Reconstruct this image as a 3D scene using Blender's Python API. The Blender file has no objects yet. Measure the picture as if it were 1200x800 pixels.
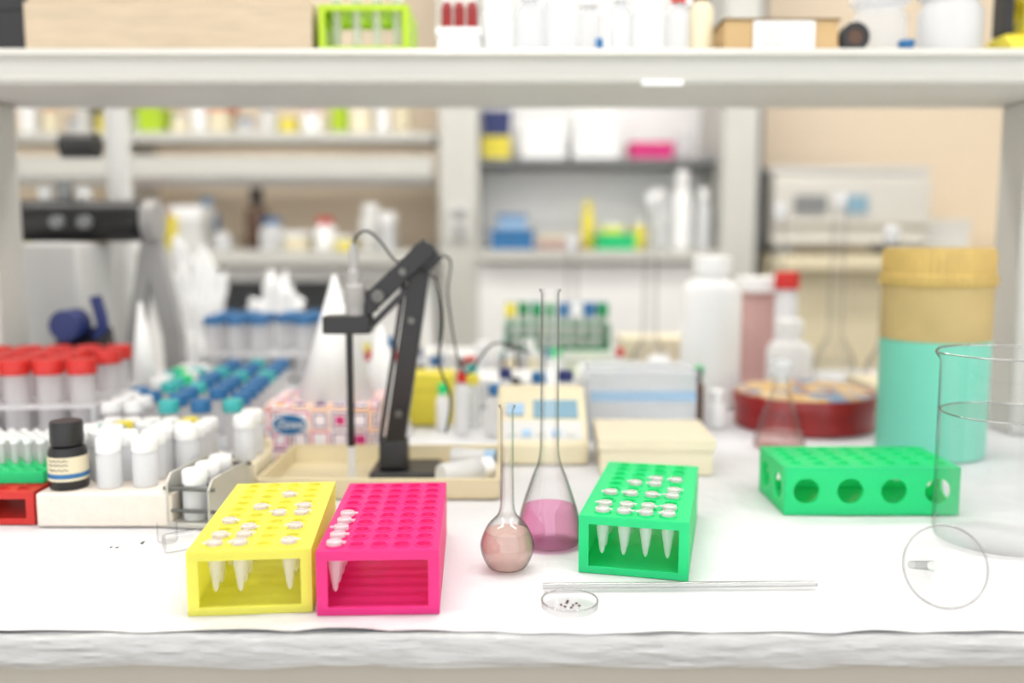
import bpy, bmesh, math, random
from mathutils import Vector, Matrix, noise
R=random.Random(7)
S=bpy.context.scene
S.view_settings.view_transform='Standard'
B=0.9
col=S.collection
def lin(r,g,b):
    f=lambda c:(c/255/12.92 if c/255<=.04045 else ((c/255+.055)/1.055)**2.4)
    return (f(r),f(g),f(b),1)
# ---------------------------------------------------------------- materials
def newmat(n):
    m=bpy.data.materials.new(n); m.use_nodes=True
    nt=m.node_tree; nt.nodes.clear()
    return m,nt,nt.nodes,nt.links
def pm(n,c,rough=.5,metal=0,var=.06,scale=14,trl=0,tr=0,bump=0,spec=.5,emis=0,stretch=None,bd=.003):
    m,nt,N,L=newmat(n)
    out=N.new('ShaderNodeOutputMaterial'); p=N.new('ShaderNodeBsdfPrincipled')
    c=lin(*c)
    tc=N.new('ShaderNodeTexCoord'); nz=N.new('ShaderNodeTexNoise'); nz.inputs['Scale'].default_value=scale
    nz.inputs['Detail'].default_value=4
    if stretch:
        mp=N.new('ShaderNodeMapping'); mp.inputs['Scale'].default_value=stretch
        L.new(tc.outputs['Object'],mp.inputs['Vector']); L.new(mp.outputs[0],nz.inputs['Vector'])
    else: L.new(tc.outputs['Object'],nz.inputs['Vector'])
    mx=N.new('ShaderNodeMixRGB'); mx.inputs[1].default_value=tuple(max(0,x*(1-var*2)) for x in c[:3])+(1,)
    mx.inputs[2].default_value=c
    L.new(nz.outputs[0],mx.inputs[0]); L.new(mx.outputs[0],p.inputs['Base Color'])
    p.inputs['Roughness'].default_value=rough; p.inputs['Metallic'].default_value=metal
    p.inputs['Specular IOR Level'].default_value=spec
    if emis:
        p.inputs['Emission Color'].default_value=c; p.inputs['Emission Strength'].default_value=emis
    if bump:
        b=N.new('ShaderNodeBump'); b.inputs['Strength'].default_value=bump; b.inputs['Distance'].default_value=bd
        L.new(nz.outputs[0],b.inputs['Height']); L.new(b.outputs[0],p.inputs['Normal'])
    s=p.outputs[0]
    if trl:
        t=N.new('ShaderNodeBsdfTranslucent'); L.new(mx.outputs[0],t.inputs[0])
        a=N.new('ShaderNodeMixShader'); a.inputs[0].default_value=trl; L.new(s,a.inputs[1]); L.new(t.outputs[0],a.inputs[2]); s=a.outputs[0]
    if tr:
        t=N.new('ShaderNodeBsdfTransparent'); t.inputs[0].default_value=tuple(.5+.5*x for x in c[:3])+(1,)
        a=N.new('ShaderNodeMixShader'); a.inputs[0].default_value=tr; L.new(s,a.inputs[1]); L.new(t.outputs[0],a.inputs[2]); s=a.outputs[0]
    L.new(s,out.inputs[0]); return m
def glassmat(n,tint=(1,1,1),edge=.45,gl=1,rf=.35,pw_=4,base=.03,clear=.99):
    m,nt,N,L=newmat(n)
    out=N.new('ShaderNodeOutputMaterial')
    lw=N.new('ShaderNodeLayerWeight'); lw.inputs[0].default_value=.5
    pw=N.new('ShaderNodeMath'); pw.operation='POWER'; pw.inputs[1].default_value=pw_; L.new(lw.outputs['Facing'],pw.inputs[0])
    mx=N.new('ShaderNodeMixRGB'); mx.inputs[1].default_value=tuple(clear*x for x in tint)+(1,)
    mx.inputs[2].default_value=tuple(edge*x for x in tint)+(1,)
    L.new(pw.outputs[0],mx.inputs[0])
    t=N.new('ShaderNodeBsdfTransparent'); L.new(mx.outputs[0],t.inputs[0])
    g=N.new('ShaderNodeBsdfGlossy'); g.inputs['Roughness'].default_value=.05; g.inputs[0].default_value=(gl,gl,gl,1)
    ml=N.new('ShaderNodeMath'); ml.operation='MULTIPLY_ADD'; ml.inputs[1].default_value=rf; ml.inputs[2].default_value=base; L.new(pw.outputs[0],ml.inputs[0])
    a=N.new('ShaderNodeMixShader'); L.new(ml.outputs[0],a.inputs[0]); L.new(t.outputs[0],a.inputs[1]); L.new(g.outputs[0],a.inputs[2])
    L.new(a.outputs[0],out.inputs[0]); return m
def pattern(n,scale,cols,metric='CHEBYCHEV',rand=0.0,rough=.5,k=3.1):
    m,nt,N,L=newmat(n)
    out=N.new('ShaderNodeOutputMaterial'); p=N.new('ShaderNodeBsdfPrincipled'); p.inputs['Roughness'].default_value=rough
    tc=N.new('ShaderNodeTexCoord'); v=N.new('ShaderNodeTexVoronoi'); v.distance=metric
    v.inputs['Scale'].default_value=scale; v.inputs['Randomness'].default_value=rand
    L.new(tc.outputs['Object'],v.inputs['Vector'])
    mu=N.new('ShaderNodeMath'); mu.operation='MULTIPLY'; mu.inputs[1].default_value=k; L.new(v.outputs['Distance'],mu.inputs[0])
    sep=N.new('ShaderNodeSeparateColor'); L.new(v.outputs['Color'],sep.inputs[0])
    ad=N.new('ShaderNodeMath'); ad.operation='ADD'; L.new(mu.outputs[0],ad.inputs[0]); L.new(sep.outputs[0],ad.inputs[1])
    fc=N.new('ShaderNodeMath'); fc.operation='FRACT'; L.new(ad.outputs[0],fc.inputs[0])
    r=N.new('ShaderNodeValToRGB'); r.color_ramp.interpolation='CONSTANT'
    els=r.color_ramp.elements
    while len(els)<len(cols): els.new(.5)
    for i,c in enumerate(cols):
        els[i].position=i/len(cols); els[i].color=lin(*c)
    L.new(fc.outputs[0],r.inputs[0]); L.new(r.outputs[0],p.inputs['Base Color']); L.new(p.outputs[0],out.inputs[0]); return m

M=dict(
 paper=pm('bench_paper',(218,218,222),.6,var=.05,scale=12,bump=.9,bd=.012),
 film=pm('plastic_film',(206,206,206),.13,var=.05,scale=45,tr=.2,bump=1,stretch=(.5,2,2),bd=.006),
 wtop=pm('worktop_laminate',(222,222,222),.35,var=.03),
 cab=pm('cabinet_paint',(174,168,156),.5,var=.04),
 shelf=pm('shelf_paint',(200,199,193),.4,var=.03,scale=5),
 white=pm('white_plastic',(242,242,242),.35,var=.02),
 whitet=pm('milky_plastic',(242,243,245),.35,var=.02,trl=.4,tr=.1),
 clear=pm('clear_plastic',(242,244,247),.2,var=.02,trl=.3,tr=.6),
 tube=pm('tube_plastic',(248,247,248),.25,var=.02,trl=.4,tr=.42),
 lid=pm('lid_plastic',(250,242,246),.3,var=.10,scale=300,trl=.3,tr=.45),
 yel=pm('yellow_plastic',(253,251,124),.3,var=.02,trl=.45,tr=.12),
 pink=pm('pink_plastic',(255,74,170),.3,var=.04,trl=.45,tr=.12),
 grn=pm('green_plastic',(58,244,166),.3,var=.03,trl=.45,tr=.10),
 lime=pm('lime_plastic',(206,238,50),.35,var=.05,trl=.3),
 red=pm('red_plastic',(226,52,46),.4,var=.06,trl=.2),
 blue=pm('blue_plastic',(52,122,180),.4,var=.08,trl=.15),
 tealcap=pm('teal_plastic',(64,184,184),.4,var=.08),
 dblue=pm('navy_plastic',(34,48,110),.4,var=.08),
 black=pm('black_plastic',(29,28,30),.35,var=.15),
 dark=pm('dark_metal',(66,64,66),.35,metal=.5,var=.1),
 steel=pm('brushed_steel',(200,198,190),.3,metal=.35,var=.1,scale=40),
 steeld=pm('dull_steel',(110,110,106),.35,metal=.4,var=.2,scale=60),
 cream=pm('cream_plastic',(228,217,186),.45,var=.04),
 creaml=pm('pale_cream',(236,225,198),.5,var=.04),
 beige=pm('tray_plastic',(228,214,178),.45,var=.06,scale=20),
 inst=pm('instrument_enamel',(208,205,198),.45,var=.04),
 legs=pm('gray_casting',(168,166,164),.45,var=.08),
 peach=pm('wall_paint',(236,219,196),.8,var=.03,scale=2),
 wallw=pm('wall_white',(236,235,232),.8,var=.02,scale=2),
 foam=pm('foam',(238,227,216),.8,var=.08,scale=90,bump=.4),
 wood=pm('plywood',(212,193,166),.7,var=.16,scale=18,stretch=(1,8,8)),
 cardb=pm('cardboard',(204,172,124),.8,var=.08,scale=22),
 kraft=pm('kraft_board',(200,176,120),.75,var=.2,scale=16),
 teal=pm('teal_label',(112,202,178),.5,var=.06,scale=6),
 ylid=pm('yellow_lid',(212,180,102),.5,var=.2,scale=30),
 tin=pm('red_tin',(164,32,36),.3,var=.25,scale=50),
 gray=pm('gray_plastic',(210,210,208),.45,var=.04),
 dgray=pm('dark_gray_plastic',(128,130,132),.45,var=.06),
 lcd=pm('lcd_glass',(130,166,186),.15,var=.05),
 brown=pm('amber_glass',(86,56,36),.15,var=.1),
 brownp=pm('brown_granules',(80,40,24),.6,var=.3,scale=300),
 floor=pm('floor_lino',(186,178,166),.5,var=.1,scale=3),
 pinkliq=pm('pink_liquid',(253,166,216),.08,var=.05,trl=.5,tr=.70),
 murk=pm('murky_liquid',(253,226,216),.3,var=.14,scale=160,trl=.5,tr=.35),
 dpink=pm('dusty_pink',(240,204,200),.5,var=.1,trl=.4,tr=.25),
 dpinkc=pm('pale_pink_liquid',(246,214,210),.2,var=.05,trl=.4,tr=.75),
 yellow=pm('yellow_card',(234,218,70),.5,var=.06),
 dgreen=pm('dark_green',(20,150,90),.4,var=.1),
 blab=pm('pale_blue_label',(160,192,222),.5,var=.05),
 ink=pm('dark_ink',(56,50,60),.6,var=.1),
 tissue=pattern('tissue_box_print',36,[(250,244,246),(250,244,246),(206,40,120),(250,240,244),(104,40,110),(250,244,246),(240,160,60)],rand=.0,k=1.6),
 tinlid=pattern('tin_lid_print',15,[(206,180,136),(188,148,98),(136,160,184),(212,192,156),(160,106,84),(112,142,172),(200,164,112)],metric='EUCLIDEAN',rand=1,k=.9,rough=.95),
 glass=glassmat('clear_glass',edge=.4,pw_=3),
 glassb=glassmat('bench_glass',edge=.33,pw_=2.8,rf=.3),
 glasst=glassmat('tall_flask_glass',edge=.12,pw_=2.6,rf=.4,clear=.97),
 glassd=glassmat('thin_glass',edge=.30,pw_=3.2,rf=.3,clear=.975,base=.02),
 glassr=glassmat('rod_glass',edge=.12,pw_=1.3,rf=.35,clear=.78,base=.14),
 glassk=glassmat('beaker_glass',edge=.12,pw_=7,rf=.6,base=.03,clear=.985),
 water=glassmat('water',tint=(.975,.985,.985),edge=.6,pw_=8,rf=.3,base=.02,clear=.985),
 glow=pm('lamp_diffuser',(255,252,246),.5,var=0,emis=13),
)
# ---------------------------------------------------------------- geometry builder
class G:
    def __init__(s): s.v=[];s.f=[];s.mi=[];s.cur=0;s.M=None
    def add(s,vs,fs,Mx=None):
        o=len(s.v)
        for p in vs:
            p=Vector(p)
            if Mx: p=Mx@p
            if s.M: p=s.M@p
            s.v.append(p)
        for f in fs: s.f.append([i+o for i in f]); s.mi.append(s.cur)
        return s
    def box(s,x0,x1,y0,y1,z0,z1,Mx=None):
        vs=[(x,y,z) for z in(z0,z1) for y in(y0,y1) for x in(x0,x1)]
        return s.add(vs,[(0,2,3,1),(4,5,7,6),(0,1,5,4),(2,6,7,3),(0,4,6,2),(1,3,7,5)],Mx)
    def lathe(s,prof,seg=32,o=(0,0,0),Mx=None,ridge=0,closed=False):
        vs=[];rows=[]
        for r,z in prof:
            if r<1e-6: rows.append([len(vs)]*seg); vs.append((o[0],o[1],o[2]+z))
            else:
                st=len(vs)
                for i in range(seg):
                    a=2*math.pi*i/seg; q=r*(1-ridge*(i%2))
                    vs.append((o[0]+q*math.cos(a),o[1]+q*math.sin(a),o[2]+z))
                rows.append(list(range(st,st+seg)))
        fs=[]
        pr=list(zip(rows[:-1],rows[1:]))
        if closed: pr.append((rows[-1],rows[0]))
        for a,b in pr:
            for i in range(seg):
                j=(i+1)%seg
                q=[a[i],a[j],b[j],b[i]]
                u=[]
                for k in q:
                    if k not in u: u.append(k)
                if len(u)>2: fs.append(u)
        return s.add(vs,fs,Mx)
    def torus(s,Rr,r,z,seg=64,Mx=None):
        return s.lathe([(Rr+r*math.cos(2*math.pi*k/10),z+r*math.sin(2*math.pi*k/10)) for k in range(10)],seg,Mx=Mx,closed=True)
    def cyl(s,r,z0,z1,seg=24,o=(0,0,0),Mx=None,ridge=0):
        return s.lathe([(0,z0),(r,z0),(r,z1),(0,z1)],seg,o,Mx,ridge)
    def tube(s,pts,r,seg=10,smooth=0):
        P=[Vector(p) for p in pts]
        if smooth:
            Q=[]
            for i in range(len(P)-1):
                a=P[max(i-1,0)];b=P[i];c=P[i+1];d=P[min(i+2,len(P)-1)]
                for k in range(smooth):
                    t=k/smooth
                    Q.append(.5*((2*b)+(c-a)*t+(2*a-5*b+4*c-d)*t*t+(3*b-a-3*c+d)*t**3))
            Q.append(P[-1]); P=Q
        vs=[];up=None
        for i,p in enumerate(P):
            t=(P[min(i+1,len(P)-1)]-P[max(i-1,0)]).normalized()
            if up is None:
                up=Vector((0,0,1)) if abs(t.z)<.9 else Vector((1,0,0))
            n=(up-t*up.dot(t)).normalized(); up=n; b=t.cross(n)
            for k in range(seg):
                a=2*math.pi*k/seg; vs.append(p+(n*math.cos(a)+b*math.sin(a))*r)
        fs=[]
        for i in range(len(P)-1):
            for k in range(seg):
                j=(k+1)%seg; fs.append((i*seg+k,i*seg+j,(i+1)*seg+j,(i+1)*seg+k))
        fs.append(tuple(range(seg))); fs.append(tuple((len(P)-1)*seg+k for k in range(seg)))
        return s.add(vs,fs)
    def prism(s,poly,x0,x1,Mx=None):
        n=len(poly)
        vs=[(x0,y,z) for y,z in poly]+[(x1,y,z) for y,z in poly]
        fs=[tuple(range(n)),tuple(range(2*n-1,n-1,-1))]+[(i,(i+1)%n,n+(i+1)%n,n+i) for i in range(n)]
        return s.add(vs,fs,Mx)
    def plate(s,x0,x1,y0,y1,z0,z1,nx,ny,r,Mx=None,seg=16,rim=0):
        cx=(x1-x0)/nx; cy=(y1-y0)/ny
        for i in range(nx):
            for j in range(ny):
                ox=x0+(i+.5)*cx; oy=y0+(j+.5)*cy
                vs=[]
                for z in(z0,z1):
                    for k in range(seg):
                        a=2*math.pi*k/seg; c=math.cos(a); d=math.sin(a); m=max(abs(c),abs(d))
                        vs.append((ox+c/m*cx/2,oy+d/m*cy/2,z))
                    for k in range(seg):
                        a=2*math.pi*k/seg; vs.append((ox+math.cos(a)*r,oy+math.sin(a)*r,z))
                fs=[]
                for k in range(seg):
                    l=(k+1)%seg
                    fs.append((k,k+seg,l+seg,l)); fs.append((2*seg+k,2*seg+l,3*seg+l,3*seg+k))
                    fs.append((seg+k,3*seg+k,3*seg+l,seg+l))
                s.add(vs,fs,Mx)
                if rim: s.lathe([(r,z1),(r,z1+rim),(r+.0013,z1+rim),(r+.0016,z1)],seg,(ox,oy,0),Mx)
        vs=[(x,y,z) for z in(z0,z1) for x,y in((x0,y0),(x1,y0),(x1,y1),(x0,y1))]
        s.add(vs,[(k,(k+1)%4,4+(k+1)%4,4+k) for k in range(4)],Mx)
        return s
    def obj(s,name,mats,parent=None,bevel=0,smooth=True,loc=None,rot=None):
        me=bpy.data.meshes.new(name); me.from_pydata([tuple(p) for p in s.v],[],s.f)
        if not isinstance(mats,(list,tuple)): mats=[mats]
        for m in mats: me.materials.append(m)
        me.polygons.foreach_set('material_index',s.mi)
        bm=bmesh.new(); bm.from_mesh(me); bmesh.ops.remove_doubles(bm,verts=bm.verts,dist=1e-6)
        bmesh.ops.recalc_face_normals(bm,faces=bm.faces); bm.to_mesh(me); bm.free()
        if smooth:
            me.polygons.foreach_set('use_smooth',[True]*len(me.polygons))
            me.set_sharp_from_angle(angle=math.radians(38))
        o=bpy.data.objects.new(name,me); col.objects.link(o)
        if bevel:
            b=o.modifiers.new('bevel','BEVEL'); b.width=bevel; b.segments=2; b.limit_method='ANGLE'
            b.angle_limit=math.radians(50)
        if parent: o.parent=parent
        if loc: o.location=loc
        if rot: o.rotation_euler=rot
        return o
def tag(o,label,cat,group=None):
    o['label']=label; o['category']=cat
    if group: o['group']=group
    return o
def emp(name,label,cat,loc,rot=0,group=None,rx=0,ry=0):
    e=bpy.data.objects.new(name,None); col.objects.link(e); e.empty_display_size=.02
    e.location=loc; e.rotation_euler=(rx,ry,rot); return tag(e,label,cat,group)
def struct(o): o['kind']='structure'; return o
def dup(e,loc,rot=0,label=None):
    n=e.copy(); col.objects.link(n); n.location=loc; n.rotation_euler=(e.rotation_euler[0],e.rotation_euler[1],rot)
    if label: n['label']=label
    for c in e.children:
        d=c.copy(); d.parent=n; d.matrix_parent_inverse=c.matrix_parent_inverse.copy(); col.objects.link(d)
    return n
def text(body,size,mat,parent,loc,rot,name='printed_text'):
    cu=bpy.data.curves.new(name,'FONT'); cu.body=body; cu.size=size; cu.extrude=.0003; cu.align_x='CENTER'; cu.align_y='CENTER'
    cu.shear=.25
    t=bpy.data.objects.new(name+'_tmp',cu); col.objects.link(t)
    dg=bpy.context.evaluated_depsgraph_get(); me=bpy.data.meshes.new_from_object(t.evaluated_get(dg))
    bpy.data.objects.remove(t); me.materials.clear(); me.materials.append(mat)
    o=bpy.data.objects.new(name,me); col.objects.link(o); o.parent=parent; o.location=loc; o.rotation_euler=rot; return o
# ---------------------------------------------------------------- room
struct(G().box(-3,3,-1.6,3.8,-.05,0).obj('floor',M['floor'],smooth=False))
struct(G().box(-3,3,3.75,3.8,0,3).obj('wall_back',M['peach'],smooth=False))
struct(G().box(-3.05,-3,-1.6,3.8,0,3).obj('wall_left',M['wallw'],smooth=False))
struct(G().box(3,3.05,-1.6,3.8,0,3).obj('wall_right',M['wallw'],smooth=False))
struct(G().box(-3,3,-1.6,3.8,3,3.05).obj('ceiling',M['wallw'],smooth=False))
lamp=emp('ceiling_lamp','long white fluorescent ceiling lamp with glowing diffuser','lamp',(-1.3,.2,3),group='fluorescent ceiling lamps')
G().box(-.65,.65,-.18,.18,-.06,0).obj('lamp_housing',M['white'],lamp,.005)
G().box(-.62,.62,-.15,.15,-.075,-.061).obj('diffuser',M['glow'],lamp,.004)
for x,y in((1.3,.2),(0,1.0),(-1.5,2.1),(0,2.1),(1.5,2.1)): dup(lamp,(x,y,3))
# ---------------------------------------------------------------- near bench
bench=emp('lab_bench','long laboratory bench with pale laminate top and beige drawers','bench',(0,1.42,0))
o=G().box(-2.2,2.2,.70,2.16,B-.026,B-.004).obj('worktop',M['wtop'],bench,.006); o.location=(0,-1.42,0)
for x0,x1 in((-2.2,-.75),(-.75,.75),(.75,2.2)):
    o=G().box(x0+.003,x1-.003,.73,2.1,0,B-.027).obj('cabinet',M['cab'],bench,.004); o.location=(0,-1.42,0)
    o=G().box(x0+.01,x1-.01,.708,.729,B-.24,B-.031).obj('drawer',M['cab'],bench,.003); o.location=(0,-1.42,0)
    xc=(x0+x1)/2
    h=G().tube([(xc-.1,.708,B-.14),(xc-.1,.69,B-.14),(xc+.1,.69,B-.14),(xc+.1,.708,B-.14)],.005).obj('handle',M['steel'],o)
def sheet(x0,x1,ys,zf,nx):
    vs=[];fs=[];ny=len(ys)
    for i in range(nx+1):
        x=x0+(x1-x0)*i/nx
        for j in range(ny):
            vs.append(zf(x,j))
    for i in range(nx):
        for j in range(ny-1):
            a=i*ny+j; fs.append((a,a+ny,a+ny+1,a+1))
    return vs,fs
ys=[.6955+.006*j for j in range(28)]+[.88+.05*j for j in range(26)]
def zf(x,j):
    y=ys[j]
    if j<4: y+=.005*noise.noise(Vector((x*5,0,1)))+.003*noise.noise(Vector((x*26,0,1)))
    z=B-.0016+.0016*noise.noise(Vector((x*9,y*9,0)))
    if j<12: z+=(.0050-.00042*j)*abs(noise.noise(Vector((x*12+y*26,y*30,4))))
    return (x,y,z)
vs,fs=sheet(-1.5,1.5,ys,zf,400)
pc=G().add(vs,fs).obj('bench_paper',M['paper']); tag(pc,'white absorbent paper sheet spread over the bench top','paper sheet')
prof=[(.7035,-.0030),(.700,-.0026),(.697,-.0026),(.6945,-.0036),(.6925,-.006),(.6915,-.009),(.6910,-.012),(.6910,-.015),(.6910,-.018),(.6912,-.021),(.692,-.024),(.693,-.027),(.695,-.030)]
def zf2(x,j):
    y,z=prof[j]; w=noise.noise(Vector((x*9+z*200,y*40,z*110)))+.45*noise.noise(Vector((x*40-z*520,y*90,z*160)))
    if j==12: z+=.003*noise.noise(Vector((x*12,3,0)))
    return (x,y-abs(w)*.0034*(1 if j>3 else .2),B+z)
vs,fs=sheet(-1.5,1.5,prof,zf2,600)
fl=G().add(vs,fs).obj('plastic_film',M['film']); tag(fl,'wrinkled clear plastic film wrapped over the bench edge','plastic film')
# ---------------------------------------------------------------- shelf above bench
sh=emp('bench_shelf','gray-white metal reagent shelf on posts over the bench','shelf',(0,1.4,B))
zt=.5645
G().prism([(1.31,zt-.012),(1.31,zt),(1.52,zt),(1.52,zt-.05),(1.33,zt-.05),(1.31,zt-.04)],-2.2,2.2).obj('shelf_board',M['shelf'],sh,.002,loc=(0,-1.4,0))
G().prism([(1.296,zt-.008),(1.303,zt+.001),(1.3095,zt+.001),(1.3095,zt-.047),(1.303,zt-.047),(1.299,zt-.041),(1.305,zt-.036),(1.305,zt-.015)],-2.2,2.2).obj('edge_trim',M['shelf'],sh,0,loc=(0,-1.4,0))
for x0,x1 in((.780,.86),(-.875,-.79)):
    G().box(x0,x1,1.42,1.5,0,zt-.05).obj('post',M['shelf'],sh,.004,loc=(0,-1.4,0))
G().box(.178,.235,1.2955,1.2985,zt-.050,zt-.042).obj('sticker',M['white'],sh,loc=(0,-1.4,0))
# ---------------------------------------------------------------- racks with holes
RH=.054
def rack_mesh(nx,ny,mx,W=.1,L=.21,H=RH,r=.0062,side=0):
    g=G(); t=.003; h=W/2
    g.box(-h,h,0,L,0,t)
    g.plate(-h+mx,h-mx,.004,L-.004,H-t,H,nx,ny,r,rim=.0012)
    for a in(-1,1): g.box(min(a*h,a*(h-mx)),max(a*h,a*(h-mx)),0,L,H-t,H)
    g.box(-h+mx,h-mx,0,.004,H-t,H); g.box(-h+mx,h-mx,L-.004,L,H-t,H)
    if side:
        for a in(-1,1):
            Mx=Matrix.Translation((a*(h-(t if a>0 else 0)),0,0))@Matrix(((0,0,1,0),(1,0,0,0),(0,1,0,0),(0,0,0,1)))
            g.plate(.0,L,t,H-t,0,t,side,1,.0145,Mx,seg=24)
        for y in(0,L-t):
            Mx=Matrix.Translation((0,y,0))@Matrix(((1,0,0,0),(0,0,1,0),(0,1,0,0),(0,0,0,1)))
            g.plate(-h+t,h-t,t,H-t,0,t,2,1,.015,Mx,seg=24)
    else:
        for a in(-1,1):
            x=sorted((a*h,a*(h-t))); g.box(x[0],x[1],0,L,t,H-t)
        for y in(0,L-t):
            g.box(-h+t,-h+.009,y,y+t,t,H-t); g.box(h-.009,h-t,y,y+t,t,H-t)
            g.box(-h+.009,h-.009,y,y+t,t,.0065); g.box(-h+.009,h-.009,y,y+t,H-.008,H-t)
    return g
def cell(i,j,nx,ny,mx,W=.1,L=.21):
    return (-W/2+mx+(i+.5)*(W-2*mx)/nx, .004+(j+.5)*(L-.008)/ny)
mt=None
def microtube(loc,rot,label='small clear plastic microtube with closed snap lid'):
    global mt
    if mt is None:
        mt=emp('microtube',label,'test tube',loc,rot,'microtubes in the racks')
        G().lathe([(.0055,-.001),(.0057,-.016),(.0051,-.019),(.0022,-.038),(.0009,-.0405),(0,-.041)],18).obj('body',M['tube'],mt)
        g=G().lathe([(0,.0022),(.0040,.0022),(.0044,.0034),(.0056,.0034),(.0063,.0030),(.0065,.0026),(.0065,.0013),(0,.0013)],24)
        g.box(.005,.0095,-.002,.002,.0015,.0024); g.lathe([(.0066,.0010),(.0066,-.0002),(.0053,-.0002),(.0053,.0010)],20,closed=True)
        g.obj('lid',M['lid'],mt); return mt
    return dup(mt,loc,rot,label)
def place_rack(name,label,mat,x,y,rotd,cells,nx,mx,z=B,side=0,ny=10,tl=None,W=.1,L=.21):
    rk=rack_mesh(nx,ny,mx,W,L,side=side).obj(name,mat,smooth=True)
    tag(rk,label,'test tube rack'); a=math.radians(rotd); rk.location=(x,y,z); rk.rotation_euler=(0,0,a)
    for i,j in cells:
        lx,ly=cell(i,j,nx,ny,mx,W,L)
        microtube((x+lx*math.cos(a)-ly*math.sin(a),y+lx*math.sin(a)+ly*math.cos(a),z+RH+.0015),a+R.choice((0,math.pi))+R.uniform(-.3,.3),tl or 'small clear plastic microtube with closed snap lid')
    return rk
place_rack('tube_rack','yellow plastic microtube rack with open ends beside the pink rack',M['yel'],-.2145,.727,5.4,
 [(0,0),(1,0),(3,0),(0,1),(1,1),(1,2),(3,2),(0,3),(2,4),(3,4),(1,5),(3,5),(2,7)],4,.0098,tl='small clear microtube standing in the yellow rack')
place_rack('tube_rack','bright pink plastic microtube rack with open ends',M['pink'],-.1095,.726,2.4,
 [(0,0),(0,1),(0,2),(0,3),(0,4)],5,.004,tl='small clear microtube standing in the pink rack')
place_rack('tube_rack','green plastic microtube rack with four tubes across',M['grn'],.110,.812,-13.5,
 [(i,0) for i in range(4)]+[(i,1) for i in range(4)]+[(0,3),(1,3),(2,3),(3,3),(1,5),(2,5),(3,4),(2,6),(3,6)],4,.0098,tl='small clear microtube standing in the green rack')
rk=rack_mesh(4,7,.008,.105,.195,side=4).obj('tube_rack',M['grn']); tag(rk,'green plastic rack with large round side holes','test tube rack')
rk.location=(.498,1.052,B); rk.rotation_euler=(0,0,math.radians(90))
# ---------------------------------------------------------------- glassware
def vessel(prof,t=.0011,base=.0015):
    inner=[(max(r-t,0),z+(base if k==0 else 0)) for k,(r,z) in enumerate(prof)]
    return [(0,prof[0][1])]+prof+inner[::-1]+[(0,inner[0][1])]
def smoothprof(P,n=5):
    Q=[];P=[Vector(p) for p in P]
    for i in range(len(P)-1):
        a=P[max(i-1,0)];b=P[i];c=P[i+1];d=P[min(i+2,len(P)-1)]
        for k in range(n):
            t=k/n; q=.5*((2*b)+(c-a)*t+(2*a-5*b+4*c-d)*t*t+(3*b-a-3*c+d)*t**3); Q.append((max(q.x,0),q.y))
    Q.append(tuple(P[-1])); return Q
def cut(prof,zmax,shrink=.0013,z0=.0018):
    Q=[(0,z0)]; last=None
    for r,z in prof:
        if z>=zmax:
            if last:
                t=(zmax-last[1])/(z-last[1]); Q.append((last[0]+(r-last[0])*t-shrink,zmax))
            break
        Q.append((max(r-shrink,.0005),max(z,z0))); last=(r,z)
    Q.append((0,zmax)); return Q
vf=emp('volumetric_flask','small round glass flask with narrow neck holding murky pinkish liquid','flask',(-.0045,.834,B))
P=smoothprof([(.012,0),(.0185,.003),(.0245,.016),(.0245,.027),(.0185,.041),(.009,.052),(.0066,.062)],5)+[(.0062,.09),(.0062,.15),(.0078,.153),(.0078,.1545)]
G().lathe(vessel(P),40).obj('glass_body',M['glassb'],vf); G().lathe(cut(P,.036),40).obj('liquid',M['murk'],vf)
ef=emp('conical_flask','conical glass flask with tall narrow neck holding pink liquid','flask',(.0375,.905,B))
P=smoothprof([(.0265,0),(.0315,.003),(.0325,.010),(.0315,.022),(.027,.040),(.0185,.066),(.0118,.084),(.0098,.098)],5)+[(.0094,.13),(.0092,.253),(.0108,.2555),(.0108,.257)]
G().lathe(vessel(P),44).obj('glass_body',M['glassb'],ef); G().lathe(cut(P,.038),44).obj('liquid',M['pinkliq'],ef)
pd=emp('petri_dish','tiny round glass dish with a few brown grains','dish',(.048,.738,B+.0015))
G().lathe([(0,0),(.0225,0),(.0235,.001),(.0237,.006)],44).obj('glass_dish',M['glassd'],pd)
G().torus(.0233,.0007,.0063).obj('rim',M['glassr'],pd)
g=G()
for x,y in((-.007,.002),(-.002,.006),(.003,.001),(.006,.005),(.001,-.004),(-.004,-.002),(.008,.000),(-.001,.010)):
    g.lathe([(0,0),(.0011,.0003),(.0013,.0009),(.0008,.0015),(0,.0016)],8,(x,y,.0004))
g.obj('grains',M['brownp'],pd)
g=G().tube([(.027,.7785,B+.0038),(.269,.7845,B+.0038)],.0027,20); o=g.obj('glass_rod',M['glassr']); tag(o,'thin straight glass stirring rod lying on the paper','glass rod')
bk=emp('beaker','large glass beaker with spout and water inside','beaker',(.497,.914,B+.0010))
P=[(.055,0),(.0605,.002),(.0625,.008),(.0625,.183),(.0655,.189),(.066,.1915)]
def spout(g):
    for k,p in enumerate(g.v):
        if p.z>.165:
            a=math.atan2(p.y,p.x); w=math.exp(-((abs(abs(a)-math.pi))/.22)**2)
            f=w*max(0,(p.z-.175))/.0165; g.v[k]=p+Vector((-.006*f,0,0))
    return g
spout(G().lathe([(0,0)]+P,72).add([],[])).obj('glass_body',M['glassk'],bk)
spout(G().torus(.0657,.0011,.1918)).obj('rim',M['glassr'],bk)
G().lathe([(.0600,.004),(.0606,.010),(.0606,.131),(0,.131)],72).obj('water',M['water'],bk)
G().torus(.0602,.0009,.1308,72).obj('waterline',M['glassr'],bk)
g=G()
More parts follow.
